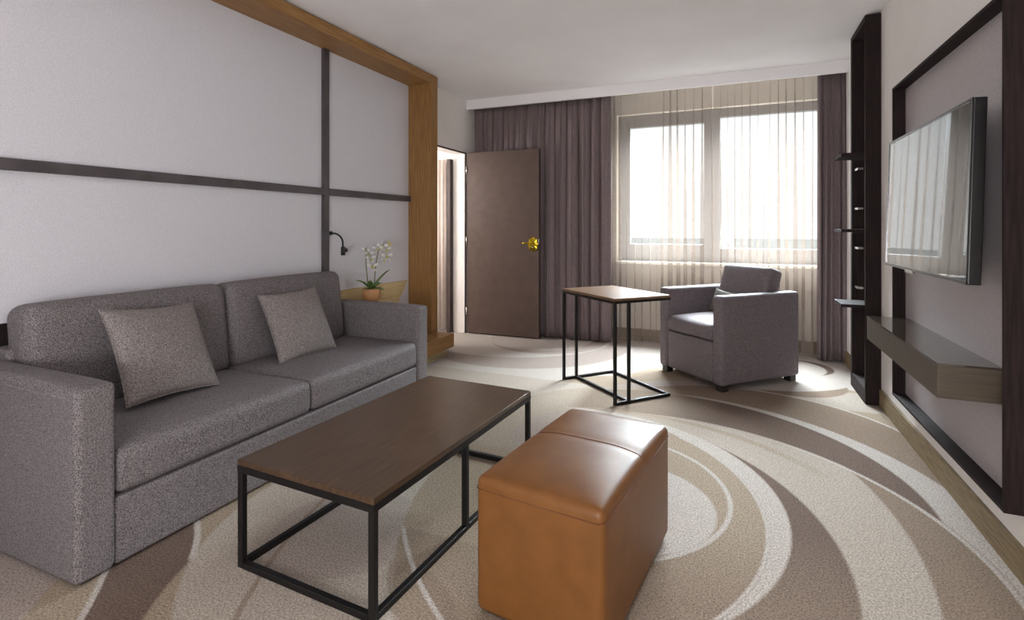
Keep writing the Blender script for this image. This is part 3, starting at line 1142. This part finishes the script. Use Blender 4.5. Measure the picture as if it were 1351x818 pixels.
bar('base_rail', IX, IX + T_, -HY + T_, HY - T_, 0.0, T_, stb)
bar('base_rail', HX - T_, HX, -HY, HY, 0.0, T_, stb)

# ------------------------------------------------------------------ armchair (local x across, local y towards its back)
ac = thing('armchair', 'boxy grey fabric armchair in front of the sheer curtains', 'armchair', (-0.066, 4.590, 0), math.radians(-43.7))
AX, AY, AT = 0.349, 0.399, 0.10
soft_box('armrest', -AX, -AX + AT, -AY, AY, 0.045, 0.70, 0.026, 'armchair_fabric', ac)
soft_box('armrest', AX - AT, AX, -AY, AY, 0.045, 0.70, 0.026, 'armchair_fabric', ac)
soft_box('front_panel', -AX + AT, AX - AT, -AY + 0.008, AY - 0.10, 0.05, 0.352, 0.014, 'armchair_fabric', ac, puff={'-y': 0.004})
soft_box('back_frame', -AX + AT, AX - AT, AY - 0.12, AY, 0.045, 0.685, 0.02, 'armchair_fabric', ac)
soft_box('seat_cushion', -AX + AT + 0.003, AX - AT - 0.003, -AY - 0.004, AY - 0.13, 0.357, 0.475, 0.03, 'armchair_fabric', ac, puff={'+z': 0.022, '-y': 0.012})
rot = Matrix.Translation((0, 0.10, 0.48)) @ Matrix.Rotation(math.radians(-17), 4, 'X') @ Matrix.Translation((0, -0.10, -0.48))
soft_box('back_cushion', -0.247, 0.247, 0.09, 0.235, 0.485, 0.905, 0.032, 'armchair_fabric', ac, puff={'-y': 0.015}, xf=rot)
for xx in (-AX + 0.05, AX - 0.05):
    for yy in (-AY + 0.05, AY - 0.05):
        box('foot', xx - 0.03, xx + 0.03, yy - 0.03, yy + 0.03, 0.0, 0.05, 'foot_black', ac)
acm = Matrix.Translation((-0.066, 4.590, 0)) @ Matrix.Rotation(math.radians(-43.7), 4, 'Z')
p_ = acm @ Vector((-0.105, 0.045, 0.580))
throw_cushion('throw_cushion', 'small olive-grey cushion tucked in the armchair\'s corner', p_,
              Matrix.Rotation(math.radians(-43.7), 4, 'Z') @ Matrix.Rotation(math.radians(-17), 4, 'X') @ Matrix.Rotation(0.14, 4, 'Y'), 0.098, 0.032, 'small_cushion_fabric')

# ------------------------------------------------------------------ TV wall: framed fabric panel, desk shelf, television
tvp = thing('framed_panel', 'dark framed grey fabric panel on the wall behind the television', 'wall panel', (0, 0, 0))
FX, PX_ = 0.832, 0.893
FYn, FYf, FZ0, FZ1, FT = 2.275, 3.645, 0.235, 2.003, 0.014
box('fabric_panel', PX_, XR, FYn + FT, FYf - FT, FZ0 + FT, FZ1 - FT, 'tv_panel_fabric', tvp)
box('frame_stile', FX, XR, FYn, FYn + FT, FZ0, FZ1, 'dark_wood', tvp, bev=0.0015)
box('frame_stile', FX, XR, FYf - FT, FYf, FZ0, FZ1, 'dark_wood', tvp, bev=0.0015)
box('frame_rail', FX, XR, FYn + FT, FYf - FT, FZ0, FZ0 + FT, 'dark_wood', tvp, bev=0.0015)
box('frame_rail', FX, XR, FYn + FT, FYf - FT, FZ1 - FT, FZ1, 'dark_wood', tvp, bev=0.0015)

dsk = thing('floating_shelf', 'brown floating console shelf with a glossy top, fixed under the television', 'shelf', (0, 0, 0))
box('body', 0.698, PX_, 2.44, 3.585, 0.558, 0.682, 'desk_brown', dsk, bev=0.0015)
box('top_plate', 0.697, PX_, 2.439, 3.586, 0.682, 0.689, 'glossy_top', dsk, bev=0.001)

tv = thing('television', 'wall-mounted flat television with a reflecting dark screen', 'television', (0.775, 2.925, 1.33))
tv.rotation_euler = (0, math.radians(1.6), 0)
TL, TH = 0.555, 0.337
bm = bmesh.new()
add_box(bm, 0.0, 0.040, -TL, TL, -TH, TH, 0.004)
link_mesh('housing', bm, 'black_plastic', tv)
bm = bmesh.new()
bw = 0.009
for y0, y1, z0, z1 in ((-TL, TL, TH - bw, TH), (-TL, TL, -TH, -TH + bw * 1.4), (-TL, -TL + bw, -TH, TH), (TL - bw, TL, -TH, TH)):
    add_box(bm, -0.004, 0.001, y0, y1, z0, z1, 0.001, 1)
link_mesh('bezel', bm, 'black_plastic', tv)
bm = bmesh.new()
for y0, y1, z0, z1 in ((-TL + bw, TL - bw, TH - bw - 0.002, TH - bw), (-TL + bw, TL - bw, -TH + bw * 1.4, -TH + bw * 1.4 + 0.002), (TL - bw - 0.002, TL - bw, -TH + bw, TH - bw)):
    add_box(bm, -0.0045, 0.0, y0, y1, z0, z1)
link_mesh('bezel_trim', bm, 'bezel_silver', tv)
box('screen', -0.0012, 0.0005, -TL + bw, TL - bw, -TH + bw * 1.4, TH - bw, 'screen_glass', tv)
box('logo_tab', -0.006, 0.006, 0.06, 0.18, -TH - 0.012, -TH + 0.004, 'bezel_silver', tv, bev=0.001)
bm = bmesh.new()
add_box(bm, 0.038, 0.075, -TL * 0.8, TL * 0.8, -TH * 0.8, TH * 0.5, 0.008)
link_mesh('back_housing', bm, 'black_plastic', tv)
box('wall_bracket', 0.05, 0.1175, -0.15, 0.15, -0.15, 0.12, 'frame_metal', tv)

# ------------------------------------------------------------------ shelf tower
tw = thing('shelf_tower', 'tall dark open shelf tower against the right wall, beside the curtain', 'shelving', (0, 0, 0))
TX, TY0, TY1 = 0.808, 4.20, 4.69
box('side_panel', TX, XR - 0.001, TY0, TY0 + 0.022, 0.0, ZC - 0.01, 'dark_wood', tw, bev=0.0015)
box('side_panel', TX, XR - 0.001, TY1 - 0.05, TY1, 0.0, ZC - 0.01, 'dark_wood', tw, bev=0.0015)
box('top_rail', TX, XR - 0.001, TY0 + 0.022, TY1 - 0.05, ZC - 0.05, ZC - 0.01, 'dark_wood', tw)
box('bottom_rail', TX, XR - 0.001, TY0 + 0.022, TY1 - 0.05, 0.0, 0.10, 'dark_wood', tw)
box('back_slat', 0.872, XR - 0.001, TY0 + 0.20, TY0 + 0.30, 0.10, ZC - 0.05, 'dark_wood', tw)
for z in (0.648, 1.166, 1.692):
    box('shelf', 0.672, XR - 0.002, TY0 + 0.023, TY0 + 0.30, z, z + 0.022, 'dark_wood', tw, bev=0.0015)
for z in (0.75, 1.04, 1.33, 1.62):
    box('rung', TX + 0.012, TX + 0.05, TY0 + 0.30, TY1 - 0.05, z, z + 0.016, 'steel', tw)
